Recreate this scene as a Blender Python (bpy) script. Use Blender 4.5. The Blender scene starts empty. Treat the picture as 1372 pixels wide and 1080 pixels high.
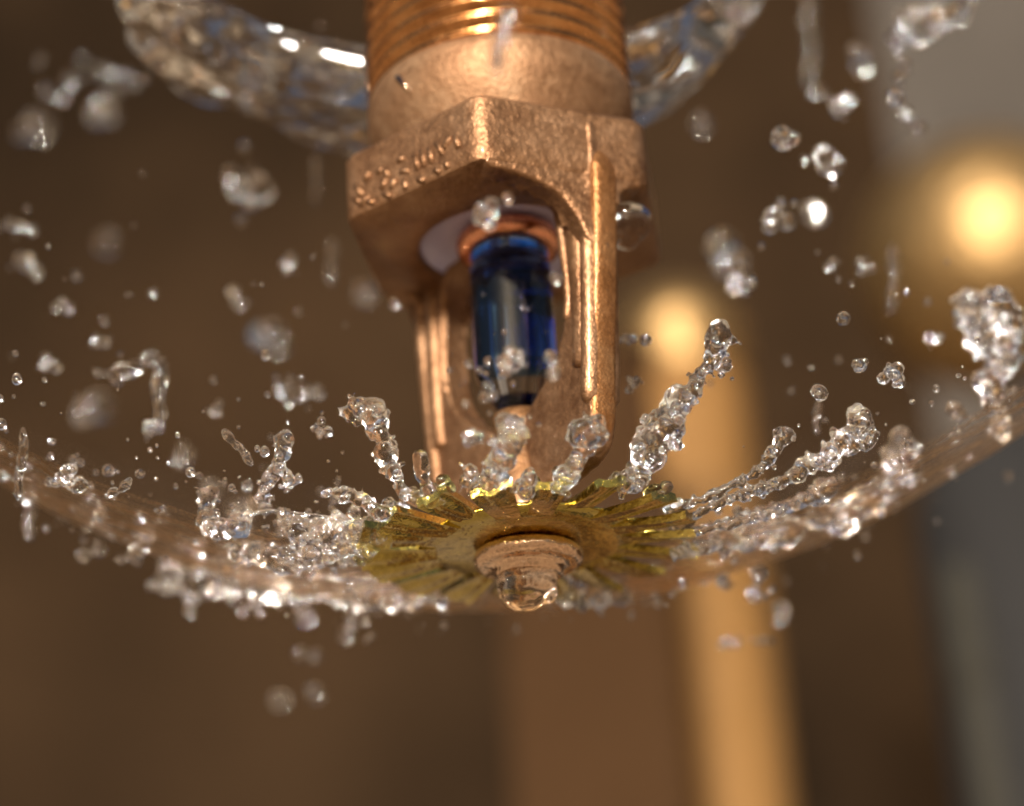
import bpy, bmesh, math, random
import numpy as np
from mathutils import Vector, Matrix, noise, Euler
R_ = math.radians
random.seed(7)
sc = bpy.context.scene
COL = sc.collection

# ------------------------------------------------------------------ camera, sky, sun, exposure (1 unit = 1 cm)
PITCH, ROLL, FPX = R_(23.6), R_(-3.5), 2650.0
CAM = Vector((-0.0524, -14.7044, -5.3574))
CR = Euler((math.pi/2 + PITCH, 0, 0)).to_matrix() @ Matrix.Rotation(ROLL, 3, 'Z')
cd = bpy.data.cameras.new("camera"); cam = bpy.data.objects.new("camera", cd); COL.objects.link(cam)
cam.matrix_world = Matrix.Translation(CAM) @ CR.to_4x4()
cd.sensor_width = 72; cd.lens = 72*FPX/1372.0
cd.clip_start = 0.1; cd.clip_end = 20000
cd.dof.use_dof = True
cd.dof.focus_distance = 14.75
APERTURE = 0.46                       # diameter of the lens opening, cm
cd.dof.aperture_fstop = cd.lens*0.001/APERTURE
cd.dof.aperture_blades = 0
sc.camera = cam

SUN_AZ, SUN_EL = -10.0, 16.0           # azimuth right of the direction back to the camera, elevation
sdir = Vector((math.sin(R_(SUN_AZ))*math.cos(R_(SUN_EL)), -math.cos(R_(SUN_AZ))*math.cos(R_(SUN_EL)), math.sin(R_(SUN_EL))))
w = bpy.data.worlds.new("World"); sc.world = w; w.use_nodes = True
nt = w.node_tree; bg = nt.nodes['Background']
sky = nt.nodes.new('ShaderNodeTexSky'); sky.sky_type = 'NISHITA'; sky.sun_disc = False
sky.sun_elevation = R_(SUN_EL); sky.sun_rotation = math.atan2(sdir.x, sdir.y)
sky.air_density = 1.0; sky.dust_density = 5; sky.ozone_density = 1.0
nt.links.new(sky.outputs[0], bg.inputs[0]); bg.inputs[1].default_value = 0.055
sl = bpy.data.lights.new("sun", 'SUN'); sl.energy = 5.0; sl.angle = R_(8.0); sl.color = (1, 0.94, 0.86)
so = bpy.data.objects.new("sun", sl); COL.objects.link(so)
so.rotation_euler = sdir.to_track_quat('Z', 'Y').to_euler()
sc.view_settings.view_transform = 'Standard'; sc.view_settings.look = 'None'
sc.view_settings.exposure = 0.75; sc.view_settings.gamma = 1
sc.cycles.max_bounces = 16; sc.cycles.transmission_bounces = 12; sc.cycles.transparent_max_bounces = 24
sc.cycles.glossy_bounces = 6; sc.cycles.diffuse_bounces = 3
sc.cycles.sample_clamp_direct = 0; sc.cycles.sample_clamp_indirect = 0
sc.cycles.use_denoising = True
try:
    sc.cycles.denoiser = 'OPENIMAGEDENOISE'
    sc.cycles.denoising_input_passes = 'RGB_ALBEDO_NORMAL'
except Exception: pass

def at(px, py, Y):
    """point of the photograph carried out to the depth Y in the scene"""
    d = CR @ Vector(((px-686)/FPX, -(py-540)/FPX, -1))
    return CAM + d*((Y - CAM.y)/d.y)
def cm_per_px(p):
    return -((CR.transposed() @ (p - CAM)).z)/FPX

# ------------------------------------------------------------------ materials
def mat(name, base=(.5,.5,.5), metal=0, rough=.5, trans=0, ior=1.45, coat=0, spec=.5):
    m = bpy.data.materials.new(name); m.use_nodes = True
    b = m.node_tree.nodes['Principled BSDF']
    b.inputs['Base Color'].default_value = (*base, 1); b.inputs['Metallic'].default_value = metal
    b.inputs['Roughness'].default_value = rough; b.inputs['Transmission Weight'].default_value = trans
    b.inputs['IOR'].default_value = ior; b.inputs['Coat Weight'].default_value = coat
    b.inputs['Coat Roughness'].default_value = .06; b.inputs['Coat IOR'].default_value = 1.33
    b.inputs['Specular IOR Level'].default_value = spec
    return m, m.node_tree, b
def coords(nt):
    return nt.nodes.new('ShaderNodeTexCoord').outputs['Object']
def noise_n(nt, vec, scale, detail=4, rough=.5):
    n = nt.nodes.new('ShaderNodeTexNoise'); n.inputs['Scale'].default_value = scale
    n.inputs['Detail'].default_value = detail; n.inputs['Roughness'].default_value = rough
    nt.links.new(vec, n.inputs['Vector']); return n.outputs['Fac']
def ramp(nt, fac, stops):
    r = nt.nodes.new('ShaderNodeValToRGB'); e = r.color_ramp.elements
    while len(e) < len(stops): e.new(.5)
    for k, (p, c) in enumerate(stops):
        e[k].position = p; e[k].color = (*c, 1) if len(c) == 3 else c
    nt.links.new(fac, r.inputs[0]); return r.outputs[0]
def math_n(nt, op, a, b):
    n = nt.nodes.new('ShaderNodeMath'); n.operation = op
    for k, v in enumerate((a, b)):
        if isinstance(v, (int, float)): n.inputs[k].default_value = v
        else: nt.links.new(v, n.inputs[k])
    return n.outputs[0]
def bump(nt, b, h, dist, strength=1.0, coat=False):
    n = nt.nodes.new('ShaderNodeBump'); n.inputs['Distance'].default_value = dist; n.inputs['Strength'].default_value = strength
    nt.links.new(h, n.inputs['Height']); nt.links.new(n.outputs[0], b.inputs['Normal'])
    if coat: nt.links.new(n.outputs[0], b.inputs['Coat Normal'])

def cast_metal(name, c1, c2, c3, rough, bdist, bscale, coat=.3, metal=1):
    m, nt, b = mat(name, metal=metal, rough=rough, coat=coat)
    v = coords(nt)
    f = noise_n(nt, v, 2.2, 5, .6); g = noise_n(nt, v, 14, 4, .6)
    mix = math_n(nt, 'ADD', math_n(nt, 'MULTIPLY', f, .7), math_n(nt, 'MULTIPLY', g, .3))
    nt.links.new(ramp(nt, mix, [(.34, c1), (.5, c2), (.66, c3)]), b.inputs['Base Color'])
    rr = ramp(nt, g, [(.3, (rough-.1,)*3), (.7, (rough+.12,)*3)])
    nt.links.new(rr, b.inputs['Roughness'])
    h1 = noise_n(nt, v, bscale, 3, .6); h2 = noise_n(nt, v, bscale*3.1, 2, .5)
    bump(nt, b, math_n(nt, 'ADD', h1, math_n(nt, 'MULTIPLY', h2, .35)), bdist)
    return m
M = {}
M['bronze'] = cast_metal('cast bronze', (.135,.058,.023), (.23,.116,.054), (.31,.172,.09), .38, .013, 20, .15, metal=.72)
M['bronze_side'] = cast_metal('pitted bronze', (.19,.072,.018), (.29,.125,.042), (.35,.175,.07), .40, .014, 20, .15, metal=.72)
M['dark_bronze'] = cast_metal('dark bronze', (.10,.045,.018), (.17,.08,.03), (.22,.11,.045), .46, .010, 20, metal=.7)  # a darker bronze tone for the boss
M['collar'] = cast_metal('worn bronze', (.17,.08,.035), (.26,.138,.068), (.33,.20,.11), .52, .010, 18, 0, metal=.7)
M['thread'] = cast_metal('turned copper bronze', (.40,.165,.055), (.54,.25,.09), (.62,.32,.13), .20, .004, 8, .5)
M['brass'] = cast_metal('wet yellow brass', (.34,.245,.045), (.48,.36,.07), (.62,.49,.14), .18, .018, 5, 1.0)
M['polished'] = cast_metal('polished copper', (.66,.42,.26), (.74,.50,.33), (.80,.58,.41), .07, .03, 4.5, 1.0)
M['copper'] = cast_metal('copper cap', (.70,.25,.12), (.78,.32,.17), (.82,.38,.22), .22, .004, 6, .4)
M['orifice'] = mat('bluish sheen orifice', (.50,.46,.64), .05, .25, coat=.4)[0]  # bluish reflection in the recess painted as a lavender base

def water(name, rough=.03, bscale=9, bdist=.02, tint=(1,1,1)):
    m, nt, b = mat(name, base=tint, rough=rough, trans=1, ior=1.333)
    if bdist:
        v = coords(nt)
        bump(nt, b, noise_n(nt, v, bscale, 3, .55), bdist)
    return m
M['water'] = water('clear water', .03, 0, 0)
M['foam'] = water('churned water', .04, 22, .006)
M['clear_drop'] = water('still water drop', .03, 0, 0)
M['glass'], _, _ = mat('clear glass', (1,1,1), 0, .02, 1, 1.47)
m, nt, b = mat('blue liquid', (.16,.44,.92), 0, .0, 1, 1.0); M['liquid'] = m
va = nt.nodes.new('ShaderNodeVolumeAbsorption'); va.inputs['Color'].default_value = (.01,.14,.60,1); va.inputs['Density'].default_value = 2.6
nt.links.new(va.outputs[0], nt.nodes['Material Output'].inputs['Volume'])

def film_mat():
    m = bpy.data.materials.new('thin water film'); m.use_nodes = True; nt = m.node_tree
    for n in list(nt.nodes):
        if n.type != 'OUTPUT_MATERIAL': nt.nodes.remove(n)
    out = nt.nodes['Material Output']
    tr = nt.nodes.new('ShaderNodeBsdfTransparent'); gl = nt.nodes.new('ShaderNodeBsdfGlossy'); gl.inputs['Roughness'].default_value = .32; gl.inputs['Color'].default_value = (1,.72,.46,1)  # warm reflection painted in as a coppery gloss tint
    mx = nt.nodes.new('ShaderNodeMixShader'); fr = nt.nodes.new('ShaderNodeFresnel'); fr.inputs['IOR'].default_value = 1.33
    v = coords(nt)
    bp = nt.nodes.new('ShaderNodeBump'); bp.inputs['Distance'].default_value = .12
    nt.links.new(noise_n(nt, v, 2.5, 4, .6), bp.inputs['Height'])
    nt.links.new(bp.outputs[0], gl.inputs['Normal']); nt.links.new(bp.outputs[0], fr.inputs['Normal'])
    f = math_n(nt, 'MULTIPLY', math_n(nt, 'ADD', fr.outputs[0], .02), .95)
    f = math_n(nt, 'MINIMUM', f, .55)
    le = nt.nodes.new('ShaderNodeVectorMath'); le.operation = 'LENGTH'; nt.links.new(v, le.inputs[0])
    mr = nt.nodes.new('ShaderNodeMapRange'); mr.inputs[1].default_value = 3.8; mr.inputs[2].default_value = 7.8; mr.inputs[3].default_value = 1; mr.inputs[4].default_value = 0
    nt.links.new(le.outputs['Value'], mr.inputs[0]); f = math_n(nt, 'MULTIPLY', f, mr.outputs[0])      # the sheet thins out to nothing
    sx = nt.nodes.new('ShaderNodeSeparateXYZ'); nt.links.new(v, sx.inputs[0])       # streaks running out along the sheet
    an = math_n(nt, 'MULTIPLY', math_n(nt, 'ARCTAN2', sx.outputs[0], sx.outputs[1]), 16)
    cb = nt.nodes.new('ShaderNodeCombineXYZ'); nt.links.new(an, cb.inputs[0]); nt.links.new(math_n(nt, 'MULTIPLY', le.outputs['Value'], .8), cb.inputs[1])
    st = ramp(nt, noise_n(nt, cb.outputs[0], 1.0, 4, .65), [(.36, (.2,)*3), (.68, (2.1,)*3)])
    f = math_n(nt, 'MULTIPLY', f, st)
    nt.links.new(f, mx.inputs[0]); nt.links.new(tr.outputs[0], mx.inputs[1]); nt.links.new(gl.outputs[0], mx.inputs[2])
    nt.links.new(mx.outputs[0], out.inputs['Surface'])
    return m
M['film'] = film_mat()

def matte(name, c1, c2, scale, rough=.8, metal=0):
    m, nt, b = mat(name, rough=rough, metal=metal, spec=.03)
    v = coords(nt); f = noise_n(nt, v, scale, 5, .6)
    nt.links.new(ramp(nt, f, [(.32, c1), (.68, c2)]), b.inputs['Base Color'])
    bump(nt, b, noise_n(nt, v, scale*12, 4, .6), .3)
    return m
M['ground'] = matte('dry earth', (.14,.10,.065), (.78,.60,.41), .013, .9)  # unseen ground, strong patches added to give the metal contrasty reflections
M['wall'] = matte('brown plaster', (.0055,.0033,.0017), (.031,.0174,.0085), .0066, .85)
M['pale'] = matte('golden sunlit post', (.165,.085,.028), (.205,.108,.038), .05, .45)  # lit side of one post, its sunlight put into the golden tone
M['tan'] = matte('tan shaded post', (.033,.0162,.0066), (.042,.021,.0088), .05, .7)  # darker side of the same post, shade put into the tan
M['ball'] = matte('gilt ball', (.26,.16,.066), (.32,.20,.085), .05, .46, .9)
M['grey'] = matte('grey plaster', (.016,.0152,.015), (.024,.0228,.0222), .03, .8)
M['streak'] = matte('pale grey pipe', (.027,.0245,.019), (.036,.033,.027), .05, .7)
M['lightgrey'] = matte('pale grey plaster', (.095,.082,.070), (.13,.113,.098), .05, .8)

# ------------------------------------------------------------------ object helpers
def smooth(me, on=True):
    me.polygons.foreach_set('use_smooth', [on]*len(me.polygons))
def link(name, me, m=None, parent=None):
    o = bpy.data.objects.new(name, me); COL.objects.link(o)
    if m: me.materials.clear(); me.materials.append(m)
    if parent: o.parent = parent
    return o
def obj(name, bm, m, parent=None, sm=True, angle=None):
    me = bpy.data.meshes.new(name); bm.normal_update(); bm.to_mesh(me); bm.free()
    smooth(me, sm)
    if angle is not None and sm:
        me.set_sharp_from_angle(angle=R_(angle))
    return link(name, me, m, parent)
def tag(o, label=None, cat=None, group=None, kind=None):
    if label: o['label'] = label
    if cat: o['category'] = cat
    if group: o['group'] = group
    if kind: o['kind'] = kind
    return o
def empty(name, loc=(0,0,0)):
    o = bpy.data.objects.new(name, None); COL.objects.link(o); o.location = loc; o.empty_display_size = .3; return o
def lathe(prof, segs=96, cap=True, wob=None):
    bm = bmesh.new(); rows = []
    for r, z in prof:
        if r < 1e-6: rows.append([bm.verts.new((0,0,z))]); continue
        rows.append([bm.verts.new(((r*(wob(a,z) if wob else 1))*math.cos(a), (r*(wob(a,z) if wob else 1))*math.sin(a), z))
                     for a in (2*math.pi*k/segs for k in range(segs))])
    for a, b in zip(rows, rows[1:]):
        for k in range(segs):
            k2 = (k+1) % segs
            if len(a) == 1 and len(b) > 1: bm.faces.new((a[0], b[k2], b[k]))
            elif len(b) == 1 and len(a) > 1: bm.faces.new((a[k], a[k2], b[0]))
            elif len(a) > 1: bm.faces.new((a[k], a[k2], b[k2], b[k]))
    bmesh.ops.recalc_face_normals(bm, faces=bm.faces)
    return bm
def arc(cx, cz, r, a0, a1, n):
    return [(cx + r*math.cos(R_(a0+(a1-a0)*k/n)), cz + r*math.sin(R_(a0+(a1-a0)*k/n))) for k in range(n+1)]
def spline(pts, n):
    P = [Vector(p) for p in pts]; P = [2*P[0]-P[1]] + P + [2*P[-1]-P[-2]]; out = []
    for i in range(1, len(P)-2):
        for k in range(n):
            t = k/n; a, b, c, d = P[i-1:i+3]
            out.append(.5*((2*b) + (c-a)*t + (2*a-5*b+4*c-d)*t*t + (3*b-a-3*c+d)*t**3))
    out.append(P[-2]); return out

# ------------------------------------------------------------------ setting, far out of focus
bm = bmesh.new(); bmesh.ops.create_grid(bm, x_segments=8, y_segments=8, size=9000)
g = obj('ground', bm, M['ground'], sm=False); g.location.z = -110; tag(g, kind='structure')
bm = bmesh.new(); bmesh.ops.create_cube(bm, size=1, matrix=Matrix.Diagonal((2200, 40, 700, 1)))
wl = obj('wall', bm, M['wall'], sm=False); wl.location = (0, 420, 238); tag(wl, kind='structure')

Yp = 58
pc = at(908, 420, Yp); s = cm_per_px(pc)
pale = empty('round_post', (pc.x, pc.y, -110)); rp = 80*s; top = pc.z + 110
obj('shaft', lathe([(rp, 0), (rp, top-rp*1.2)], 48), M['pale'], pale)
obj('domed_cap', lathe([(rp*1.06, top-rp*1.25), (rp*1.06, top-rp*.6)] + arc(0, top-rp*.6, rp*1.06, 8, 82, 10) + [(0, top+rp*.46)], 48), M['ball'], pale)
tag(pale, 'blurred round post, sunlight put into its pale golden colour, with a shining domed top, right of the sprinkler', 'post')
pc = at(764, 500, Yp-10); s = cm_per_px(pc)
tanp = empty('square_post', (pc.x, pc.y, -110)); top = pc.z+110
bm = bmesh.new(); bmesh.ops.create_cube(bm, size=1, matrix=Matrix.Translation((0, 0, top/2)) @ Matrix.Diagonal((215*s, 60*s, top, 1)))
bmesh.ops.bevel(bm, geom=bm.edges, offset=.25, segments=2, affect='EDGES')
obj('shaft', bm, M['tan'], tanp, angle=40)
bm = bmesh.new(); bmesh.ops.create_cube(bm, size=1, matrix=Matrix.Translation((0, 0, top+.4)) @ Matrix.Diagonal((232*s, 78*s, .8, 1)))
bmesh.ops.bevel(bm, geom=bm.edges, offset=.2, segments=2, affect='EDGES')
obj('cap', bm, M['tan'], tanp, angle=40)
tag(tanp, 'blurred square post, shade put into its dull tan colour, just left of the pale golden one', 'post')

Yb = 62
bc = at(1328, 352, Yb); s = cm_per_px(bc)
ball = empty('ball_post', (bc.x, bc.y, -110))
rb = 175*s; zc = bc.z + 110
bm = lathe([(0, zc-rb)] + arc(0, zc, rb, -80, 80, 24) + [(0, zc+rb)], 48)
obj('ball', bm, M['ball'], ball)
bm = lathe([(rb*.12, 0), (rb*.10, zc-rb*.95)], 24)
obj('post', bm, M['grey'], ball)
tag(ball, 'blurred golden ball on a thin grey post, glowing in the sun', 'ball post')

Yg = 48
gc = at(1345, 640, Yg); s = cm_per_px(gc)
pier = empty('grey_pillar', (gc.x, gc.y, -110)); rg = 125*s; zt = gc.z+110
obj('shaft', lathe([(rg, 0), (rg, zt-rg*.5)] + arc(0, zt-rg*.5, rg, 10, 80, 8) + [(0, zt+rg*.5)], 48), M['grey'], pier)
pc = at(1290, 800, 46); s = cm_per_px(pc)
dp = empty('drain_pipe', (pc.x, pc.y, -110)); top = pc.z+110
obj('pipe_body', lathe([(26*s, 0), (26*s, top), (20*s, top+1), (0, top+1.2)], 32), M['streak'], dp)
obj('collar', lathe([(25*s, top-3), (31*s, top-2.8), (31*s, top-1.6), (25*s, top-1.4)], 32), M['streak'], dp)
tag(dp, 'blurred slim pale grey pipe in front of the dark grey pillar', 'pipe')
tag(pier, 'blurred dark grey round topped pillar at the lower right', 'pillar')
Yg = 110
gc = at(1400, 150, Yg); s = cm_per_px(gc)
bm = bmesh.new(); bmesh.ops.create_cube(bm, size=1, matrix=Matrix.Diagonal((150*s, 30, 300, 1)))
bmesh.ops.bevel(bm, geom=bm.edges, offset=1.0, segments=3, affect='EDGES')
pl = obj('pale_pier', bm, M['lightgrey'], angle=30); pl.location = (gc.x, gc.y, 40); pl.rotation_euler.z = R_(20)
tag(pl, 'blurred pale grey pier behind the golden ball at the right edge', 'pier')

# ------------------------------------------------------------------ the sprinkler
SP = empty('fire_sprinkler', (0, 0, 0))
tag(SP, 'bronze fire sprinkler head with blue glass bulb and brass toothed deflector', 'sprinkler')

# threaded pipe end, a true helix
def thread_bm(r, z0, turns, pitch, depth, rows=12, segs=128):
    bm = bmesh.new(); grid = []
    for i in range(rows*turns+1):
        ph = (i % rows)/rows
        t = abs(2*ph-1)                      # 1 at crest, 0 at root
        rr = r - depth*(1 - t**1.6)
        grid.append([bm.verts.new((rr*math.cos(a), rr*math.sin(a), z0 + pitch*(i/rows) + pitch*a/(2*math.pi)))
                     for a in (2*math.pi*k/segs for k in range(segs))])
    for i in range(rows*turns):
        for k in range(segs-1):
            bm.faces.new((grid[i][k], grid[i][k+1], grid[i+1][k+1], grid[i+1][k]))
        j = i + rows
        if j+1 <= rows*turns:
            bm.faces.new((grid[j-rows][segs-1], grid[j][0], grid[j+1][0], grid[j-rows+1][segs-1]))
    bmesh.ops.recalc_face_normals(bm, faces=bm.faces)
    return bm
pipe_end = obj('threaded_inlet', thread_bm(1.15, 3.62, 13, .158, .075), M['thread'], SP)
obj('core', lathe([(1.06, 3.5), (1.06, 6.2), (0, 6.2)], 64), M['thread'], pipe_end)
# collar
cp = [(.90, 3.0), (.98, 3.2), (1.06, 3.38), (1.11, 3.5), (1.14, 3.62), (1.15, 3.78), (1.14, 3.86), (1.10, 3.9), (1.0, 3.92)]
collar = obj('collar', lathe(cp, 96), M['collar'], SP)
def bar_on(parent, p, q, n, wd, h, name, m):
    p, q, n = Vector(p), Vector(q), Vector(n).normalized()
    t = (q-p).normalized(); s_ = t.cross(n)
    bm = bmesh.new(); L = (q-p).length
    bmesh.ops.create_cube(bm, size=1, matrix=Matrix.Diagonal((L, wd, h, 1)))
    bmesh.ops.bevel(bm, geom=bm.edges, offset=min(wd, h)*.3, segments=2, affect='EDGES')
    bm.transform(Matrix.Translation((p+q)/2) @ Matrix((t, s_, n)).transposed().to_4x4())
    if name is None: return bm
    return obj(name, bm, m, parent)
def cyl(r, deg, z):                          # deg measured right of the camera direction
    return Vector((r*math.sin(R_(deg)), -r*math.cos(R_(deg)), z))
bar_on(collar, cyl(1.15, -47, 3.74), cyl(1.115, -40, 3.53), cyl(1, -43, .1), .05, .05, 'raised_tick', M['polished'])

# hex body with a round recess in its underside
HEX_R, PH = 1.43, -7.0
def hex_r(deg, R=HEX_R, rc=.05):
    a = ((deg - PH + 30) % 60) - 30
    ap = R*math.cos(R_(30))
    v = (deg-PH) % 60
    v = v if v < 30 else v-60                # angle from the nearest corner
    flat = ap/math.cos(R_(30-abs(v)))
    return min(flat, R-rc*(1-min(1, abs(v)/6)**2)*.6)
def hex_bm():
    bm = bmesh.new(); segs = 180; rows = []
    prof = [('c', .9, 3.16), ('h', -.12, 3.15), ('h', -.03, 3.135), ('h', 0, 3.10), ('h', 0, 2.9), ('h', 0, 2.70), ('h', 0, 2.58), ('h', -.015, 2.545), ('h', -.06, 2.525),
            ('m', .55, 2.50), ('c', 1.0, 2.46), ('c', .82, 2.455), ('c', .765, 2.47), ('c', .75, 2.50), ('c', .74, 2.84)]
    for kind, a, z in prof:
        row = []
        for k in range(segs):
            d = 360*k/segs
            hr = hex_r(d)
            r = a if kind == 'c' else hr + a if kind == 'h' else 1.0*(1-a)+(hr-.06)*a
            row.append(bm.verts.new(cyl(r, d, z)))
        rows.append(row)
    for a, b in zip(rows, rows[1:]):
        for k in range(segs):
            bm.faces.new((a[k], a[(k+1) % segs], b[(k+1) % segs], b[k]))
    bmesh.ops.recalc_face_normals(bm, faces=bm.faces)
    return bm
hexb = obj('hex_body', hex_bm(), M['bronze'], SP, angle=35)
# embossed marks on the left-front face (worn beyond reading: strokes only)
fn = cyl(1, PH-30, 0); ft = cyl(1, PH+60, 0)  # face normal, tangent towards the near corner
ap = HEX_R*math.cos(R_(30))
mk = bmesh.new()
strokes = [(-.60,.52,-.52,.30),(-.62,.34,-.54,.20),(-.50,.50,-.44,.62),(-.56,.16,-.44,.26),(-.47,.2,-.40,.12),
           (-.36,.52,-.28,.58),(-.28,.56,-.24,.40),(-.26,.40,-.32,.26),(-.3,.2,-.22,.1),(-.22,.2,-.16,.34),
           (-.14,.56,-.06,.58),(-.12,.40,-.02,.36),(-.08,.28,-.06,.1),(.04,.56,.08,.30),(.12,.58,.14,.30),(.06,.18,.14,.10),
           (.20,.56,.22,.30),(.28,.58,.33,.36),(.34,.42,.42,.58),(.24,.2,.30,.12),(.36,.24,.38,.12),(.46,.56,.50,.34)]
for (x0, y0, x1, y1) in strokes:
    P = lambda x, y: fn*(ap+.004) + ft*x + Vector((0, 0, 2.5+.62*y*1.0))
    tmp = bar_on(None, P(x0, y0), P(x1, y1), fn, .05, .026, None, None)
    me = bpy.data.meshes.new('tmp'); tmp.to_mesh(me); tmp.free(); mk.from_mesh(me); bpy.data.meshes.remove(me)
obj('embossed_marking', mk, M['bronze'], hexb)
# recess ceiling, seat
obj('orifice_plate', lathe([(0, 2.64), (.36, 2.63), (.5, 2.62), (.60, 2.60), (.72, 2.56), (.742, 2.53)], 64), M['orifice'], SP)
obj('bulb_seat', lathe([(0, 2.52), (.26, 2.52), (.27, 2.44), (.36, 2.42), (.43, 2.45), (.445, 2.52), (.42, 2.58), (.34, 2.62), (.30, 2.66), (0, 2.66)], 64), M['copper'], SP)

# frame arms
def arm_bm(sign):
    outer = spline([(1.27, 3.05), (1.27, 2.75), (1.24, 2.3), (1.17, 1.6), (1.10, 1.0), (1.05, .55), (.98, .36), (.86, .26)], 6)
    inner = spline([(.30, .14), (.18, .45), (.20, .80), (.34, .93), (.60, 1.12), (.78, 1.36), (.82, 1.65), (.80, 2.1), (.77, 2.38), (.70, 2.52), (.55, 2.60)], 6)
    ring = [Vector((p.x, p.y)) for p in outer] + [Vector((p.x, p.y)) for p in inner] 
    if sign: pass
    bm = bmesh.new()
    T = .125
    def prism(poly, t0, t1):
        a = [bm.verts.new((p.x, t0, p.y)) for p in poly]; b_ = [bm.verts.new((p.x, t1, p.y)) for p in poly]
        n = len(poly)
        for k in range(n):
            bm.faces.new((a[k], a[(k+1) % n], b_[(k+1) % n], b_[k]))
        bmesh.ops.triangulate(bm, faces=[bm.faces.new(a), bm.faces.new(list(reversed(b_)))])
    poly = [Vector((p[0], p[1])) for p in ring] + [Vector((.60, 2.98)), Vector((.9, 3.05))]
    prism(poly, -T, T)
    # webs that carry the arm into the hex face in a smooth arch
    n = Vector((math.cos(R_(-15)), math.sin(R_(-15)), 0)); t_ = Vector((-n.y, n.x, 0))
    left = [(-.70, 2.62), (-.66, 2.50)] + [(p.x, p.y) for p in spline([(-.56, 2.485), (-.30, 2.44), (-.06, 2.33), (.07, 2.16), (.15, 1.98), (.26, 1.90)], 5)] + [(.35, 1.9), (.35, 2.62)]
    right = [(.70, 2.62), (.68, 2.50)] + [(p.x, p.y) for p in spline([(.62, 2.495), (.54, 2.47), (.49, 2.42), (.47, 2.32)], 5)] + [(.33, 2.25), (.33, 2.62)]
    for po in (left, right):
        a = [bm.verts.new(n*1.0 + t_*x + Vector((0, 0, z))) for x, z in po]; b_ = [bm.verts.new(n*1.222 + t_*x + Vector((0, 0, z))) for x, z in po]
        for k in range(len(po)): bm.faces.new((a[k], a[(k+1) % len(po)], b_[(k+1) % len(po)], b_[k]))
        bmesh.ops.triangulate(bm, faces=[bm.faces.new(a), bm.faces.new(list(reversed(b_)))])
    return bm
def sweep_strip(path, wd, h0, h1, side):
    """rounded rib along a path in the (r,z) plane, standing proud of the side face"""
    bm = bmesh.new(); rows = []
    for i, p in enumerate(path):
        q = path[min(i+1, len(path)-1)] - path[max(i-1, 0)]; q.normalize(); nrm = Vector((q.y, -q.x))
        e = min(1, min(i, len(path)-1-i)/2.0 + .15)
        row = []
        for k in range(7):
            a = math.pi*k/6; u = math.cos(a)*wd/2*e; hh = h0 + (h1-h0)*math.sin(a)*e
            row.append(bm.verts.new((p.x+nrm.x*u, side*hh, p.y+nrm.y*u)))
        rows.append(row)
    for a, b in zip(rows, rows[1:]):
        for k in range(6): bm.faces.new((a[k], a[k+1], b[k+1], b[k]))
    bm.faces.new(rows[0]); bm.faces.new(rows[-1])
    bmesh.ops.recalc_face_normals(bm, faces=bm.faces)
    return bm
ARM_AZ = 38
for k in (0, 1):
    az = ARM_AZ + 180*k
    bm = arm_bm(0)
    bmesh.ops.recalc_face_normals(bm, faces=bm.faces)
    me = bpy.data.meshes.new('frame_arm'); bm.to_mesh(me); bm.free()
    tmp = bpy.data.objects.new('frame_arm', me); COL.objects.link(tmp)
    md = tmp.modifiers.new('r', 'REMESH'); md.mode = 'VOXEL'; md.voxel_size = .028
    ms = tmp.modifiers.new('s', 'SMOOTH'); ms.iterations = 4
    dg = bpy.context.evaluated_depsgraph_get()
    me2 = bpy.data.meshes.new_from_object(tmp.evaluated_get(dg)); smooth(me2)
    bpy.data.objects.remove(tmp)
    rot = Matrix.Rotation(R_(-90+az), 4, 'Z')   # local +x to the azimuth
    me2.transform(rot)
    arm = link('frame_arm', me2, M['bronze'], SP)
    rib = bmesh.new()
    def addb(b_):
        m_ = bpy.data.meshes.new('t'); b_.to_mesh(m_); b_.free(); rib.from_mesh(m_); bpy.data.meshes.remove(m_)
    mid = spline([(1.0, 3.0), (1.0, 2.4), (1.0, 1.7), (.98, 1.2), (.95, .95)], 8)
    edge = spline([(1.19, 2.66), (1.16, 2.2), (1.11, 1.6), (1.05, 1.0), (1.0, .62)], 8)
    inn = spline([(.62, 2.62), (.75, 2.50), (.815, 2.36), (.84, 2.1), (.86, 1.65), (.82, 1.40)], 8)
    for sgn in (-1, 1):
        for pth, wd, h in ((mid, .20, .175), (edge, .15, .175), (inn, .09, .15)):
            addb(sweep_strip([Vector((p.x, p.y)) for p in pth], wd, .09, h, sgn))
    rib.transform(rot)
    obj('ribs', rib, M['bronze'], arm)
    # outer flange
    fl = bmesh.new()
    pth = spline([(1.315, 2.78), (1.30, 2.4), (1.22, 1.7), (1.13, 1.1), (1.07, .6), (1.0, .40)], 10)
    rows = []
    for i, p in enumerate(pth):
        e = math.sqrt(min(1, (i+.3)/5)) ; hw = .12*e
        row = []
        for c in range(9):
            a = math.pi*(c/8) ; u = math.copysign(abs(math.cos(a))**.6, math.cos(a))*hw
            row.append(fl.verts.new((p.x - .06 + .07*math.sin(a)**.6*e, u, p.y)))
        rows.append(row)
    for a, b_ in zip(rows, rows[1:]):
        for c in range(8): fl.faces.new((a[c], a[c+1], b_[c+1], b_[c]))
    fl.faces.new(rows[0]); fl.faces.new(rows[-1])
    bmesh.ops.recalc_face_normals(fl, faces=fl.faces); fl.transform(rot)
    obj('outer_flange', fl, M['bronze_side'], arm)

# boss where the arms meet, with the cup that holds the bulb
obj('frame_boss', lathe([(.30, -.1), (.32, .1), (.30, .35), (.24, .62), (.21, .84), (.22, .94), (.19, .96), (.15, .90), (0, .88)], 48), M['dark_bronze'], SP)
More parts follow.
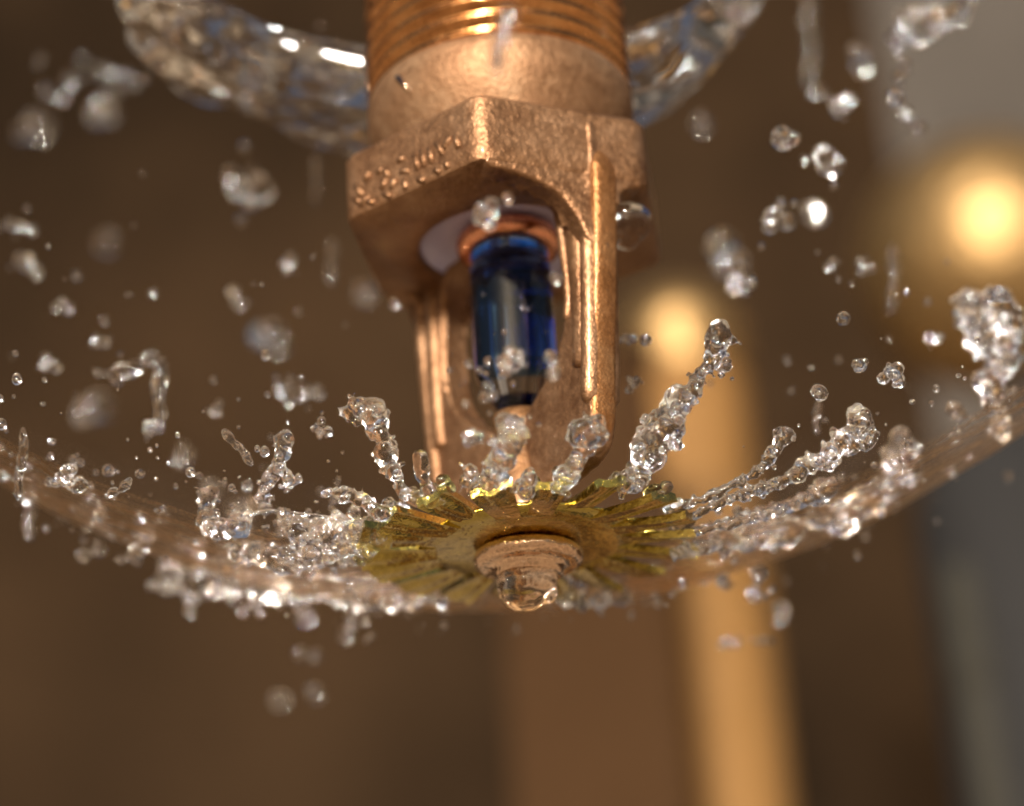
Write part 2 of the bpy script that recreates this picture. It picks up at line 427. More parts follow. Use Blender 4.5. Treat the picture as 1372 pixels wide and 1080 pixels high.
# bulb: clear glass shell with liquid inside
gp = [(0, .90), (.07, .91), (.13, .95), (.18, 1.02), (.225, 1.10), (.30, 1.22), (.335, 1.32), (.34, 1.42), (.34, 2.20), (.33, 2.30), (.31, 2.34), (.325, 2.38), (.32, 2.44), (.25, 2.50), (0, 2.52)]
gps = [(max(0, p.x), p.y) for p in spline(gp, 3)]
gps[0] = (0, gps[0][1]); gps[-1] = (0, gps[-1][1])
bulb = obj('glass_bulb', lathe(gps, 64), M['glass'], SP)
lp = [(0, 1.44), (.20, 1.435), (.27, 1.45), (.296, 1.50), (.298, 1.8), (.298, 2.18), (.288, 2.27), (.272, 2.33), (.282, 2.38), (.27, 2.43), (0, 2.46)]
liq = obj('blue_liquid', lathe(lp, 64), M['liquid'], bulb)
bb = bmesh.new()
for k in range(16):
    a = random.uniform(-80, 80); z = random.uniform(1.45, 2.25)
    bmesh.ops.create_icosphere(bb, subdivisions=2, radius=random.uniform(.008, .02), matrix=Matrix.Translation(cyl(.33, a, z)))
tag(obj('glass_bubbles', bb, M['glass'], bulb), kind='stuff')

# deflector: hub plate + separate tines
ZD = -.14
DEF = obj('deflector', lathe([(.2, .03), (.80, .03), (.86, .02), (.875, 0), (.86, -.02), (.70, -.034), (.50, -.05), (.2, -.06)], 96,
          wob=lambda a, z: 1+.006*math.sin(9*a)), M['brass'], SP)
DEF.location.z = ZD
def tine_bm(r1, w0, w1, twist, lift, curl):
    bm = bmesh.new(); rows = []; N = 12; T = .06
    for i in range(N+1):
        t = i/N; r = .72 + (r1-.72)*t; wd = w0 + (w1-w0)*t
        tw = R_(twist)*min(1, t*1.6); row = []
        pts = []
        for k in range(7):
            u = (k/6-.5)
            pts.append((u*wd, -.055*(1-(2*u)**2)*t + -.045*max(0, abs(u)-.36)/.14*t))     # shallow trough, raised lips
        up = [(x, z+T*.5) for x, z in pts]; lo = [(x, z-T*.5) for x, z in reversed(pts)]
        for x, z in up+lo:
            xx = x*math.cos(tw) - z*math.sin(tw); zz = x*math.sin(tw) + z*math.cos(tw)
            row.append(bm.verts.new((r - .0*x, xx, zz + lift*t + curl*t**3)))
        rows.append(row)
    n = len(rows[0])
    for a, b in zip(rows, rows[1:]):
        for k in range(n): bm.faces.new((a[k], a[(k+1) % n], b[(k+1) % n], b[k]))
    bm.faces.new(rows[0]); bm.faces.new(rows[-1])
    bmesh.ops.recalc_face_normals(bm, faces=bm.faces)
    return bm
NT = 18; tine_me = []
for v in range(3):
    bm = tine_bm(1.36-.02*v, .19, .315-.02*v, 11+2*v, .01, .02)
    me = bpy.data.meshes.new('tine'); bm.to_mesh(me); bm.free(); smooth(me); me.set_sharp_from_angle(angle=R_(38)); tine_me.append(me)
for k in range(NT):
    o = link('tine', tine_me[k % 3], M['brass'], DEF)
    az = 360*k/NT - 11 + random.uniform(-1, 1)
    o.rotation_euler = (R_(random.uniform(-3, 3)), R_(random.uniform(-1.5, 1.5)), R_(-90+az))
# boss screw underneath
bs = [(0, -.04), (.30, -.05)] + arc(.36, -.13, .075, 80, -80, 8) + [(.34, -.20), (.29, -.215), (.275, -.24), (.27, -.275), (.25, -.29), (.12, -.295), (0, -.295)]
scr = obj('deflector_screw', lathe(bs, 64), M['polished'], SP); scr.location.z = ZD

# ------------------------------------------------------------------ water
_tex = {}
def tex(scale):
    if scale not in _tex:
        t = bpy.data.textures.new('clouds%g' % scale, 'CLOUDS'); t.noise_scale = scale; t.noise_depth = 2; _tex[scale] = t
    return _tex[scale]
def blob_mesh(spheres, voxel, amp=.03, nscale=.12, amp2=0, smooth_it=3, name='water'):
    """melt a chain of spheres (centre, radius or 3 radii) into one lumpy body of water"""
    bm = bmesh.new()
    for c, r in spheres:
        if isinstance(r, (int, float)): r = (r, r, r)
        bmesh.ops.create_icosphere(bm, subdivisions=3 if max(r) > voxel*5 else 2, radius=1, matrix=Matrix.Translation(c) @ Matrix.Diagonal((*r, 1)))
    me = bpy.data.meshes.new(name); bm.to_mesh(me); bm.free()
    o = bpy.data.objects.new(name, me); COL.objects.link(o)
    md = o.modifiers.new('r', 'REMESH'); md.mode = 'VOXEL'; md.voxel_size = voxel
    if smooth_it: ms = o.modifiers.new('s', 'SMOOTH'); ms.iterations = smooth_it
    d = o.modifiers.new('d', 'DISPLACE'); d.texture = tex(nscale); d.strength = amp; d.mid_level = .5
    if amp2: d2 = o.modifiers.new('e', 'DISPLACE'); d2.texture = tex(nscale*.35); d2.strength = amp2; d2.mid_level = .5
    ms = o.modifiers.new('s2', 'SMOOTH'); ms.iterations = 1
    dg = bpy.context.evaluated_depsgraph_get()
    out = bpy.data.meshes.new_from_object(o.evaluated_get(dg))
    bpy.data.objects.remove(o); bpy.data.meshes.remove(me)
    bm = bmesh.new(); bm.from_mesh(out); seen = set(); best = []
    for v in bm.verts:
        if v in seen: continue
        st = [v]; seen.add(v); isl = []
        while st:
            q = st.pop(); isl.append(q)
            for e in q.link_edges:
                o2 = e.other_vert(q)
                if o2 not in seen: seen.add(o2); st.append(o2)
        if len(isl) > len(best): best = isl
    if len(best) < len(bm.verts):
        keep = set(best); bmesh.ops.delete(bm, geom=[v for v in bm.verts if v not in keep], context='VERTS'); bm.to_mesh(out)
    bm.free()
    smooth(out); return out
def add_bubbles(me, spheres, n, lo, hi):
    """air bubbles added to the water for bright glints: small spheres whose faces look inward"""
    bm = bmesh.new(); bm.from_mesh(me)
    for _ in range(n):
        c, r = random.choice(spheres)
        rr = max(r) if not isinstance(r, (int, float)) else r
        if rr < lo*1.6: continue
        b = min(random.uniform(lo, hi), rr*.5)
        d = rv(1); d.normalize()
        q = bmesh.ops.create_icosphere(bm, subdivisions=3, radius=b, matrix=Matrix.Translation(c + d*max(0, rr*.9-b*1.25)*random.random()**.5))
        fs = set(f for v in q['verts'] for f in v.link_faces)
        bmesh.ops.reverse_faces(bm, faces=list(fs))
    bm.to_mesh(me); bm.free(); smooth(me)
def rv(s=1): 
    return Vector((random.gauss(0, 1), random.gauss(0, 1), random.gauss(0, 1)))*s
# unit-size variants (radius about 1)
VAR = {'blob': [], 'clump': [], 'long': [], 'bead': []}
for k in range(5):
    sp = [(Vector((0,0,0)), (.85, .7, .8))] + [(rv(.35), random.uniform(.3, .55)) for _ in range(4)]
    VAR['blob'].append(blob_mesh(sp, .075, .16, .6, .05, name='blob')); add_bubbles(VAR['blob'][-1], sp[:1], 3, .14, .28)
for k in range(6):
    sp = [(rv(.45), random.uniform(.22, .5)) for _ in range(9)] + [(rv(.7), random.uniform(.1, .2)) for _ in range(6)]
    VAR['clump'].append(blob_mesh(sp, .06, .16, .3, .06, 2, name='clump')); add_bubbles(VAR['clump'][-1], sp, 6, .10, .26)
for k in range(4):
    sp = []; a = 0
    for i in range(7):
        t = i/6*2-1; sp.append((Vector((.16*math.sin(3*t+k), .15*math.cos(2.3*t+k), t)), random.uniform(.28, .55)))
    VAR['long'].append(blob_mesh(sp, .06, .12, .35, .06, 2, name='long')); add_bubbles(VAR['long'][-1], sp, 7, .07, .16)
for k in range(4):
    bm = bmesh.new(); bmesh.ops.create_icosphere(bm, subdivisions=4, radius=1)
    for v_ in bm.verts: v_.co *= 1 + .16*noise.noise(v_.co*1.3 + Vector((k*7, 0, 0)))
    me = bpy.data.meshes.new('bead'); bm.to_mesh(me); bm.free(); smooth(me); VAR['bead'].append(me)
    add_bubbles(me, [(Vector((0, 0, 0)), 1.0)], 1+k % 2, .34, .46)
for ks in VAR.values():
    for me in ks: me.materials.clear(); me.materials.append(M['water'])
VAR['bead'][0].materials[0] = M['clear_drop']
_cnt = {}
def drop(px, py, rpx, Y, kind, label, group=None, stretch=None, roll=None):
    p = at(px, py, Y); r = rpx*cm_per_px(p)
    k = _cnt.get(kind, 0); _cnt[kind] = k+1
    me = VAR[kind][k % len(VAR[kind])]
    o = bpy.data.objects.new('water_droplet', me); COL.objects.link(o); o.location = p
    sx = stretch or 1.0
    if kind == 'long':
        # long axis lies across the view, turned by roll degrees from upright
        o.rotation_mode = 'QUATERNION'
        o.rotation_quaternion = CR.to_quaternion() @ Euler((R_(-90), 0, 0)).to_quaternion() @ Euler((0, R_(roll or 0), R_(random.uniform(0, 360)))).to_quaternion()
        o.scale = (r, r, r*sx)
    else:
        o.rotation_euler = (random.uniform(0, 6), random.uniform(0, 6), random.uniform(0, 6)); o.scale = (r*random.uniform(.9, 1.1), r*random.uniform(.9, 1.1), r*sx)
    tag(o, label, 'water drop', group)
    return o
#WATER_DATA
# the bell of thin water thrown out by the deflector, open toward the viewer
def bell_z(r):
    t = max(0, r-1.25); return ZD + .10*t + .080*t*t
def bell_bm():
    bm = bmesh.new(); NR, NA = 60, 220; rows = []
    for i in range(NR+1):
        t = i/NR; row = []
        for k in range(NA+1):
            az = 82 + (278-82)*k/NA
            edge = 7.6 + .5*noise.noise(Vector((az*.05, 0, 3))) + .25*noise.noise(Vector((az*.2, 1, 3)))
            r = 1.28 + (edge-1.28)*t
            z = bell_z(r) + .05*t*noise.noise(Vector((r*1.6, az*.09, 1))) + .02*t*noise.noise(Vector((r*5, az*.3, 7)))
            row.append(bm.verts.new(cyl(r, az, z)))
        rows.append(row)
    for a, b in zip(rows, rows[1:]):
        for k in range(NA): bm.faces.new((a[k], a[k+1], b[k+1], b[k]))
    bmesh.ops.recalc_face_normals(bm, faces=bm.faces)
    return bm
tag(obj('water_film', bell_bm(), M['film']), 'thin bowl of clear water spreading out from the brass deflector rim', 'water film')

# rolling collar of water round the threaded inlet, above the frame's middle
def saucer_bm():
    prof = [(1.13, 4.06), (1.6, 4.08), (2.1, 4.26), (2.55, 4.56), (2.8, 4.80), (2.92, 4.98), (2.96, 5.10), (2.9, 5.18), (2.75, 5.18), (2.4, 5.06), (1.9, 4.80), (1.5, 4.66), (1.13, 4.62)]
    pr = [(p.x, p.y) for p in spline(prof, 6)]
    bm = bmesh.new(); rows = []; NA = 200
    for k in range(NA+1):
        az = 92 + 176*k/NA
        e = min(1, min(k, NA-k)/10 + .05)            # rounded off toward the two front ends
        rows.append([bm.verts.new(cyl(1.13 + (r-1.13)*(.55+.45*math.sqrt(e)), az, 4.5 + (z-4.5)*math.sqrt(e) + (1-math.sqrt(e))*.12)) for r, z in pr])
    n = len(pr)
    for a, b in zip(rows, rows[1:]):
        for k in range(n): bm.faces.new((a[k], a[(k+1) % n], b[(k+1) % n], b[k]))
    bm.faces.new(rows[0]); bm.faces.new(rows[-1])
    for v in bm.verts:
        r = math.hypot(v.co.x, v.co.y); f = max(0, (r-1.15)/1.8)
        v.co.x += -.5*f*f + .12*f*(v.co.x/max(r,.1)); v.co.z += .50*f
        q = v.co*1.0
        v.co += Vector((noise.noise(q), noise.noise(q+Vector((9,0,0))), noise.noise(q*1.3+Vector((0,5,0)))))*.24*f
        q = v.co*3.2
        v.co += Vector((noise.noise(q), noise.noise(q+Vector((9,0,0))), noise.noise(q+Vector((0,5,0)))))*.10*f
        q = v.co*7.5
        v.co += Vector((noise.noise(q), noise.noise(q+Vector((9,0,0))), noise.noise(q+Vector((0,5,0)))))*.03*f
    bmesh.ops.recalc_face_normals(bm, faces=bm.faces)
    return bm
tag(obj('water_collar', saucer_bm(), M['clear_drop']), 'wide glassy sheet of water behind the threaded inlet at the top', 'water sheet')

def jet(pts, label, voxel=.017, amp=.05, nscale=.10, amp2=.02, lumps=2, flat=None, mt='foam', step=.45, name='water_jet', group=None):
    """pts: (px, py, radius px, Y) along a strand"""
    P = []
    for px, py, r, Y in pts:
        c = at(px, py, Y); P.append((c, r*cm_per_px(c)))
    sp = []
    for (c0, r0), (c1, r1) in zip(P, P[1:]):
        n = max(2, int((c1-c0).length/(step*max(.02, (r0+r1)/2)))+1)
        for i in range(n):
            t = i/n; r = (r0+(r1-r0)*t)*(1 + (.55*noise.noise(Vector((len(sp)*.13, px*.01, 0))) if lumps else 0))
            c = c0.lerp(c1, t) + rv(r*.22)
            sp.append((c, r*random.uniform(.7, 1.05)))
            for _ in range(lumps):
                sp.append((c + rv(r*.62), r*random.uniform(.18, .42)))
    sp.append(P[-1])
    o0 = P[0][0]
    sp = [(c-o0, max(r, voxel*1.15)) for c, r in sp]
    me = blob_mesh(sp, voxel, amp, nscale, amp2, 2, name=name)
    if lumps > 1: add_bubbles(me, sp, int(len(sp)*.35), .018, .05)
    o = link(name, me, M[mt]); o.location = o0
    return tag(o, label, 'water jet', group)

jet([(838,652,14,-1.12),(858,628,19,-1.2),(880,590,24,-1.3),(900,556,23,-1.4),(918,528,13,-1.45),(938,508,6,-1.5),(952,490,9,-1.55),(958,468,15,-1.6),(964,446,18,-1.65)],
    'broad churned water jet leaping up right from the deflector with a beaded tip', amp=.07, lumps=4)
jet([(748,655,14,-1.36),(764,632,11,-1.45),(772,612,13,-1.55),(788,584,17,-1.65),(800,566,13,-1.7)],
    'short lumpy water jet in front of the right frame arm', lumps=3)
jet([(655,655,15,-1.38),(658,632,17,-1.5),(676,612,17,-1.65),(682,588,14,-1.85),(692,572,17,-2.0),(676,566,14,-2.0)],
    'knobbly water jet rising in front of the bulb tip', lumps=3)
jet([(706,655,13,-1.4),(708,642,14,-1.45)], 'round bulge of water in the deflector slot below the bulb', lumps=2)
jet([(628,656,9,-1.3),(632,642,12,-1.4),(628,630,8,-1.5)], 'small water blob on the rim at the foot of the left frame arm', lumps=2)
jet([(580,664,12,-1.15),(570,650,8,-1.2),(565,636,7,-1.25),(563,620,11,-1.3),(563,614,12,-1.3)],
    'water jet like a skittle with a round bubble head', lumps=1, amp=.025, mt='water')
jet([(545,668,11,-1.05),(530,642,9,-1.1),(516,618,11,-1.2),(516,596,15,-1.3),(506,572,12,-1.35),(494,548,21,-1.45),(480,545,10,-1.45),(462,556,6,-1.4)],
    'tall crooked water jet left of the frame with a swollen head', lumps=3)
jet([(516,690,14,-.9),(492,672,9,-.9),(472,662,9,-.95),(448,660,8,-1.0),(436,662,7,-1.0)],
    'ragged water jet sticking out level to the left of the deflector', lumps=3)
jet([(510,715,15,-.45),(470,718,22,-.4),(430,722,24,-.3),(395,716,18,-.3),(378,690,8,-.5)],
    'wide frothy sheet of water off the left tines', lumps=5, amp=.06)
jet([(500,735,14,-.2),(455,745,14,0),(400,752,17,.1),(350,745,15,.1),(318,740,15,.2)],
    'frothy water jet trailing left just under the tines', lumps=4)
jet([(480,700,3,-.6),(420,690,2.6,-.5),(360,684,2.6,-.5),(325,690,4,-.5)], 'hair thin water strand running left from the deflector', lumps=0, voxel=.014, amp=.01, amp2=0, mt='water')
jet([(276,706,15,-.5),(272,684,12,-.5),(279,668,14,-.55),(284,660,9,-.55)], 'upright stubby water pillar beside its frothy neighbour at left', lumps=2)
jet([(284,704,14,-.4),(300,708,16,-.4),(320,704,14,-.4),(332,690,8,-.45)], 'low clot of water just right of the stubby pillar', lumps=3)
jet([(380,586,13,-.9),(381,606,11,-.9),(374,626,9,-.85),(362,640,9,-.8),(348,668,8,-.8)], 'forked falling streak of water left of the sprinkler', lumps=2)
jet([(376,626,8,-.85),(388,648,7,-.8),(398,644,5,-.8)], 'small prong of water splitting from the forked streak', lumps=2)
jet([(922,676,5,-.85),(955,662,5,-.9),(990,645,6,-.95),(1015,630,8,-1.0),(1032,612,9,-1.05),(1045,596,6,-1.1),(1054,583,13,-1.15)],
    'beaded water strand ending in a round droplet right of the deflector', lumps=2)
jet([(930,690,4,-.6),(975,668,6,-.6),(1030,652,8,-.65),(1070,632,9,-.7),(1085,622,12,-.7),(1120,616,9,-.75)],
    'rough water strand right of the deflector below the beaded one', lumps=3)
jet([(1118,612,12,-.75),(1136,590,15,-.8),(1150,572,22,-.85),(1158,590,16,-.8),(1150,556,16,-.9)], 'big crumpled water blob glittering right of the sprinkler', lumps=5, amp=.07)
jet([(932,712,5,-.3),(980,700,6,-.3),(1030,688,8,-.2),(1080,668,11,-.2),(1112,650,13,-.2)], 'third water strand fanning out right of the deflector', lumps=3)
jet([(905,742,8,.1),(945,730,12,.3),(990,716,16,.5),(1030,706,20,.7),(1060,712,22,.8)], 'soft blurred froth of water behind the right tines', lumps=4, voxel=.03)
jet([(1100,690,16,.8),(1130,700,22,.9),(1160,672,18,.9),(1192,650,20,.9),(1206,610,18,.9),(1208,585,14,.9)], 'blurred curling mass of water at the right end of the spray', lumps=4, voxel=.03)
jet([(590,798,12,1.3),(540,800,16,1.5),(500,795,20,1.7),(455,790,18,1.8),(420,786,18,1.9),(385,790,20,2.0)], 'blurred band of froth under the left tines', lumps=4, voxel=.035)
jet([(372,792,18,2.0),(330,782,16,2.1),(285,775,18,2.2),(240,778,20,2.3),(222,778,18,2.4)], 'blurred glinting chain of water at the lower left', lumps=4, voxel=.035)
jet([(745,792,10,1.3),(772,796,17,1.4),(800,798,15,1.4),(835,797,11,1.5)], 'blurred row of water beads right of the hanging drop', lumps=3, voxel=.035)
jet([(1300,398,16,.5),(1310,430,22,.5),(1330,455,20,.5),(1345,490,16,.5),(1355,440,16,.5),(1340,400,18,.4)], 'large blurred clot of water high at the right edge', lumps=5, voxel=.03)
jet([(1318,500,14,.6),(1332,530,12,.6),(1338,560,12,.6),(1342,588,8,.6)], 'dripping string of water under the clot at the right edge', lumps=2, voxel=.03, mt='water')
jet([(1196,50,16,1.2),(1225,38,22,1.2),(1260,22,20,1.2),(1290,8,16,1.2)], 'soft cluster of bubbles of water in the top right corner', lumps=5, voxel=.03)

# water clinging to the sprinkler
def cling(spheres, label, mt='clear_drop', amp=.012, name='hanging_drop', voxel=.018, amp2=0):
    me = blob_mesh(spheres, voxel, amp, .12, amp2, 4, name=name)
    return tag(link(name, me, M[mt]), label, 'water drop')
cling([(Vector((-.02, -.02, ZD-.30)), (.25, .25, .09)), (Vector((-.02, -.02, ZD-.37)), (.24, .24, .12)), (Vector((-.05, -.03, ZD-.44)), (.19, .19, .12)), (Vector((.12, -.02, ZD-.42)), (.10, .10, .10))],
      'large clear drop hanging under the copper deflector screw', amp=.02)
c = cyl(1.12, 60, 2.40)
cling([(c, (.20, .20, .10)), (c+Vector((0,0,-.08)), (.19, .19, .14)), (c+Vector((-.02,0,-.16)), (.13, .13, .13))], 'clear drop hanging under the hex body behind the right frame arm', amp=.006)
c = at(832, 175, -.3)
for k in range(11):
    az = [(-70, 1.2), (-40, 1.25), (-28, 1.25), (-8, 1.27), (14, 1.27), (34, 1.26), (52, 1.25), (70, 1.22), (88, 1.2), (-52, 1.24), (2, 1.0)][k]
    p = cyl(az[1], az[0], ZD + .06)
    cling([(p, (.10, .10, .05)), (p + cyl(.09, az[0]+20, .03), (.06, .06, .05)), (p + cyl(.08, az[0]-60, .02), (.05, .05, .04))],
          ['bead of water lying on the far left tine edge', 'water bead on the left tine tip', 'wet lump on the tine left of the middle', 'wet lump on the front tine', 'wet lump on the tine just right of the front',
           'water bead at the foot of the broad jet', 'water bead on the right tine tip', 'water bead where the beaded strand leaves the rim', 'bead of water lying on the far right tine edge',
           'water bead on the tine under the crooked jet', 'flat bead of water near the middle of the deflector'][k], mt='foam', amp=.05, name='water_bead', amp2=.02)

# single droplets: (px, py, radius px, depth Y, form, label, stretch, roll)
UP = [
 (1048,185,22,-.6,'blob','sharp round drop up right of the hex body'),
 (1098,222,37,.4,'clump','large knobbly drop below the sharp one, up right of the hex body'),
 (1035,297,27,.2,'clump','bubbly drop below the large knobbly drop, level with the hex underside'),
 (985,376,26,.4,'clump','bubbly drop in front of the glowing pipe top'),
 (968,330,30,3.2,'blob','very blurred pale drop above the pipe top'),
 (1092,287,20,2.6,'blob','faint blurred drop beside the bubbly one at hex level'),
 (1130,146,20,.5,'clump','glinting drop up right with a bright star on it'),
 (1098,122,15,.8,'blob','drop touching the glinting one from upper left'),
 (1198,130,16,-.2,'blob','drop with a bright streak at the upper right'),
 (1230,172,11,1.4,'bead','pale disc of a drop at the tail of the upper right streak'),
 (1212,152,13,1.2,'blob','drop in the middle of the upper right streak'),
 (1155,84,22,2.2,'blob','bright blurred drop at the top right, below the tall smear'),
 (1085,50,22,4.5,'long','tall blurred smear of water at the top right',2.1,2),
 (1212,105,18,1.6,'clump','dim bubbly drop under the top right cluster'),
 (940,165,15,3.5,'bead','faint blurred disc of a drop right of the collar'),
 (1335,395,19,-.8,'clump','sharp glittering drop near the right edge'),
 (1197,372,15,2.2,'long','tall blurred drop right of the pipe top',2.2,3),
 (1120,352,14,.4,'clump','left one of the pair of small bubbly drops right of the pipe top'),
 (1156,358,13,.6,'clump','right one of the pair of small bubbly drops right of the pipe top'),
 (1195,503,20,-1.0,'clump','crisp bubbly drop in the clear space right of the jets'),
 (1152,490,13,-1.0,'blob','crisp small drop just left of the crisp bubbly one'),
 (1098,526,14,-1.0,'blob','crisp round drop above the beaded strand'),
 (1130,427,9,-.8,'bead','crisp small bead alone in the grey space at right'),
 (1250,458,14,.2,'clump','pair of beads left of the clot at the right edge'),
 (1340,572,17,.6,'blob','lowest drop of the string at the right edge'),
 (1280,550,14,.8,'blob','blurred drop left of the dripping string'),
 (1095,560,10,.7,'long','short blurred drop over the rough strand',1.6,0),
 (1032,790,26,1.8,'clump','bright blurred cluster of drops below the right spray'),
 (1046,818,17,2.4,'blob','blurred drop under the bright cluster at lower right'),
 (968,778,13,1.6,'blob','bright blurred drop left of the bright cluster at lower right'),
 (838,456,12,-.2,'clump','drop just right of the right frame arm, upper of two'),
 (866,455,8,-.3,'bead','tiny bead right of the upper drop beside the frame arm'),
 (850,506,14,-.3,'clump','bubbly drop right of the right frame arm, lower of two'),
 (968,488,15,-1.5,'clump','drop hanging on the neck of the broad jet'),
 (672,52,22,-5.2,'long','blurred grey drop drifting in front of the thread',1.5,-12),
 (655,286,20,-3.2,'clump','blurred bubbly drop in front of the recess above the bulb'),
 (680,266,8,-3.2,'bead','small ringed bead above the copper seat'),
 (692,484,24,-2.6,'clump','cluster of ringed bubbles in front of the lower bulb'),
 (738,480,13,-2.6,'blob','drop in front of the right edge of the bulb'),
 (660,520,16,-2.6,'clump','drop in front of the bulb shoulder at left'),
 (632,588,13,-2.2,'blob','crescent drop left of the knobbly jet'),
 (745,372,9,-3,'bead','pale bead by the upper right of the bulb'),
 (740,500,9,-2.8,'bead','pale bead by the lower right of the bulb'),
 (18,305,15,1.2,'clump','bright drop at the upper left edge'),
 (28,346,22,1.4,'clump','glaring bubbly drop just below the bright drop at the left edge'),
 (50,170,26,6,'blob','faint wide blurred drop below the top left cluster'),
 (133,150,22,6,'blob','faint blurred drop under the dim spread at top left'),
 (332,240,32,2.4,'clump','ringed bubbly drop left of the hex body'),
 (270,105,17,2.6,'clump','dim beads under the left end of the glassy dish'),
 (423,240,9,3.0,'long','amber streak of a drop left of the hex body',2.6,3),
 (444,350,13,2.8,'long','blurred oval drop with a rainbow edge left of the bulb',1.7,-10),
 (390,356,15,1.0,'clump','drop with two blue white glints left of the bulb'),
 (490,392,15,5,'bead','faint blurred disc left of the left frame arm'),
 (143,325,17,5.5,'bead','faint blurred disc in the dark at left'),
 (330,404,19,2.4,'clump','dim bubbly drop above the grey double disc'),
 (358,448,28,5,'blob','grey blurred double disc left of the frame'),
 (130,546,32,5,'blob','big dim blurred drop at the left'),
 (163,496,20,.6,'clump','bubbly drop above the big dim one at left',1.3),
 (214,530,19,.5,'long','long bubbly drop leaning left of the frame',2.0,-14),
 (137,454,15,.8,'clump','bubbly drop above the curved row at left'),
 (86,410,13,1.0,'clump','small glinting drop in the upper curved row at left'),
 (67,487,14,.8,'clump','small drop with a red spark near the left edge'),
 (200,578,16,.5,'clump','small row of beads below the long bubbly drop'),
 (375,505,20,1.4,'clump','drop with a few ringed beads left of the crooked jet'),
 (403,530,19,1.2,'clump','round bubbly drop left of the crooked jet'),
 (287,556,14,.8,'clump','drop with a small white core in the middle left'),
 (430,571,14,-.6,'clump','bead cluster at the tip of the crooked jet'),
 (320,600,13,-1.0,'long','crisp slanting drop in the left spray',2.2,-55),
 (28,620,15,-.6,'long','crisp crumpled drop standing at the left edge',2.4,4),
 (96,640,20,-.6,'clump','crisp crumpled drop near the left edge',1.3),
 (145,630,8,-.4,'bead','crisp bead beside the crumpled drop near the left edge'),
 (160,655,13,-.8,'long','crisp bent drop right of the crumpled drop at left',1.5,60),
 (215,683,9,-.8,'long','crisp short rod of water in the left spray',1.8,88),
 (40,688,17,1.4,'long','blurred drop below the crumpled standing one',1.4,0),
 (130,686,12,.5,'clump','soft drop with white glints left of the stubby pillar'),
 (247,612,16,3.0,'blob','soft grey drop over the rod of water'),
 (283,658,14,3.2,'bead','pale yellow blurred disc above the stubby pillar'),
 (322,682,17,3.4,'bead','pale blue blurred disc right of the stubby pillar'),
 (115,725,20,1.4,'clump','soft cluster at the lower left'),
 (145,712,9,1.6,'bead','brilliant white glint of a drop at the lower left'),
 (180,740,20,1.0,'clump','bubbly drop below the brilliant glint at lower left'),
 (258,738,18,.8,'clump','drop under the stubby pillar'),
 (322,741,14,.6,'clump','drop under the low clot'),
 (225,775,20,2.6,'clump','brilliant cluster at the left end of the blurred chain'),
 (280,792,11,2.8,'bead','brilliant round disc under the blurred chain'),
 (291,762,14,3.0,'bead','pale ringed disc over the blurred chain'),
 (410,828,12,3.2,'bead','brilliant white disc below the froth band, upper left of three'),
 (463,852,11,3.2,'bead','brilliant white disc below the froth band, lowest of three'),
 (472,832,10,3.2,'bead','yellow tinted disc below the froth band, right of three'),
 (403,876,9,3.6,'bead','left one of two dim discs below the brilliant ones'),
 (422,879,9,3.6,'bead','right one of two dim discs below the brilliant ones'),
 (375,938,13,5,'bead','left one of the two lowest faint discs'),
 (422,929,12,5,'bead','right one of the two lowest faint discs'),
 (968,861,11,3.2,'clump','left one of three dim drops in front of the pipe, below the spray'),
 (992,861,9,3.2,'clump','middle one of three dim drops in front of the pipe, below the spray'),
 (1018,858,9,3.2,'clump','right one of three dim drops in front of the pipe, below the spray'),
]
for d in UP:
    drop(d[0], d[1], d[2], d[3], d[4], d[5], stretch=d[6] if len(d) > 6 else None, roll=d[7] if len(d) > 7 else None)

# small droplets alike, in groups that share one description
def scatter(n, box, rr, YY, kinds, label, group, path=None):
    for _ in range(n):
        if path:
            i = random.uniform(0, len(path)-1.001); a, b = path[int(i)], path[int(i)+1]; t = i-int(i)
            px = a[0]+(b[0]-a[0])*t + random.gauss(0, box); py = a[1]+(b[1]-a[1])*t + random.gauss(0, box)
        else:
            px = random.uniform(box[0], box[2]); py = random.uniform(box[1], box[3])
        drop(px, py, random.uniform(*rr)*random.uniform(.6, 1), random.uniform(*YY), random.choice(kinds), label, group)
scatter(38, 20, (5, 13), (1.2, 2.6), ['clump', 'bead', 'bead', 'blob'], 'small blurred drop in the froth below the left tines', 'small drops in the lower left froth', [(215,775),(330,790),(460,795),(580,800)])
scatter(30, 22, (4, 10), (-.6, .6), ['clump', 'bead', 'blob'], 'small drop in the froth beside the left tines', 'small drops beside the left tines', [(330,700),(400,725),(490,700)])
scatter(20, 16, (4, 10), (.2, 1.4), ['clump', 'blob', 'bead'], 'small drop in the froth right of the deflector', 'small drops beside the right tines', [(930,735),(1040,710),(1130,690),(1200,620)])
scatter(14, 12, (4, 12), (.2, 1.0), ['clump', 'blob'], 'small drop in the water clot at the right edge', 'small drops at the right edge', [(1295,395),(1320,440),(1360,500),(1330,550)])
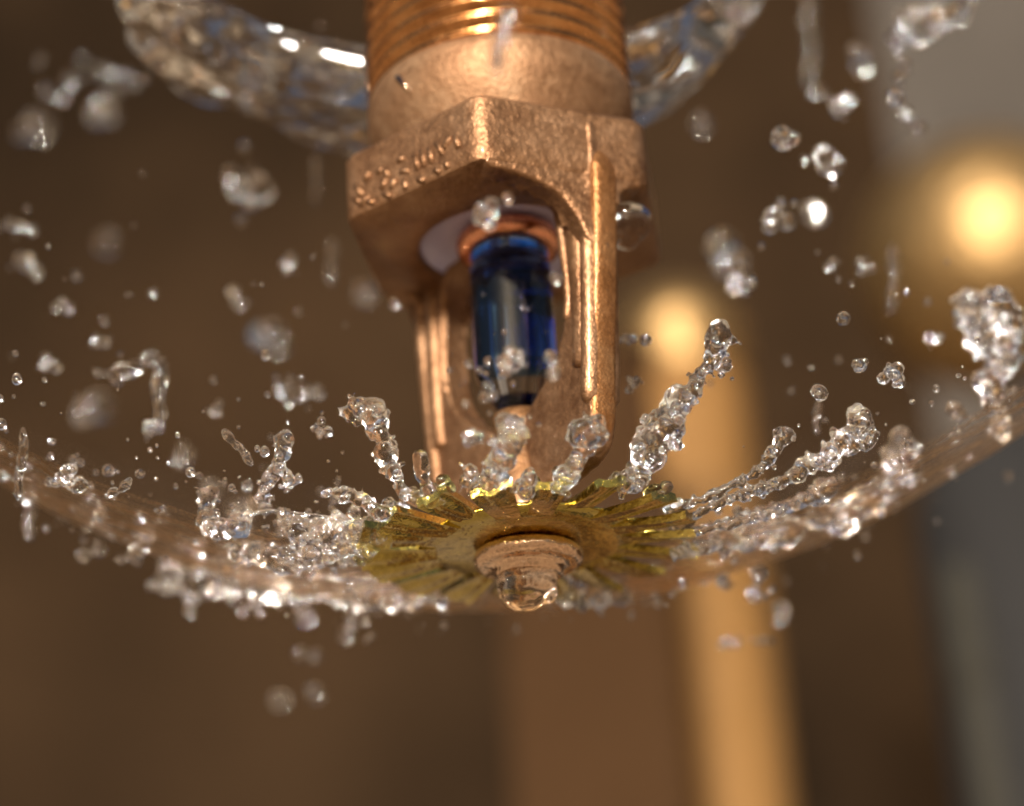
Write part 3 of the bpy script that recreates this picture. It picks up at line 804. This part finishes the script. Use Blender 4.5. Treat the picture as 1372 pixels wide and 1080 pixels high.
scatter(10, 8, (4, 9), (.8, 1.5), ['clump', 'bead'], 'small bubble in the cluster at the top right corner', 'small bubbles in the top right corner', [(1190,55),(1230,30),(1300,5)])
scatter(12, 10, (3, 7), (1.0, 2.0), ['bead', 'clump'], 'small blurred bead right of the hanging drop', 'small beads right of the hanging drop', [(740,790),(830,800),(930,790)])
scatter(16, 20, (3, 7), (-2.8, -2.2), ['bead'], 'tiny ringed bead floating in front of the bulb and left arm', 'tiny beads before the bulb', [(600,500),(650,480),(690,520),(640,560),(700,580)])
scatter(30, (10, 330, 500, 760), (3, 7), (-.6, 2.2), ['bead', 'clump', 'bead'], 'tiny drop flying among the larger drops at left', 'tiny drops at left')
scatter(18, (930, 330, 1290, 640), (3, 7), (-.4, 1.2), ['bead', 'clump'], 'tiny drop flying among the larger drops at right', 'tiny drops at right')

scatter(14, (45, 70, 190, 135), (5, 13), (2.6, 4.2), ['bead', 'clump', 'blob'], 'dim ringed drop in the cluster at the top left', 'dim drops at the top left')
# the finest spray: specks too many to count, riding on the bowl of water
_b = bmesh.new(); bmesh.ops.create_icosphere(_b, subdivisions=2, radius=1)
SV = np.array([v.co[:] for v in _b.verts]); SF = np.array([[v.index for v in f.verts] for f in _b.faces]); _b.free()
vs, fs, n0 = [], [], 0
for _ in range(620):
    az = random.gauss(250, 40) if random.random() < .5 else random.uniform(60, 300)
    r = 1.4 + 3.6*random.random()
    p = cyl(r, az, bell_z(r) + random.gauss(.05, .16)); q = .008 + .034*random.random()**2.2
    vs.append(SV*[q, q, q*random.uniform(.7, 1.4)] + p[:]); fs.append(SF + n0); n0 += len(SV)
    vs.append(SV*q*.45 + (p + rv(q*.12))[:]); fs.append(SF[:, ::-1] + n0); n0 += len(SV)      # air bubble added for sparkle
me = bpy.data.meshes.new('fine_spray'); me.from_pydata(np.concatenate(vs).tolist(), [], np.concatenate(fs).tolist()); smooth(me)
tag(link('fine_spray', me, M['clear_drop']), 'fine mist of water specks over the thin water bowl', 'spray', kind='stuff')
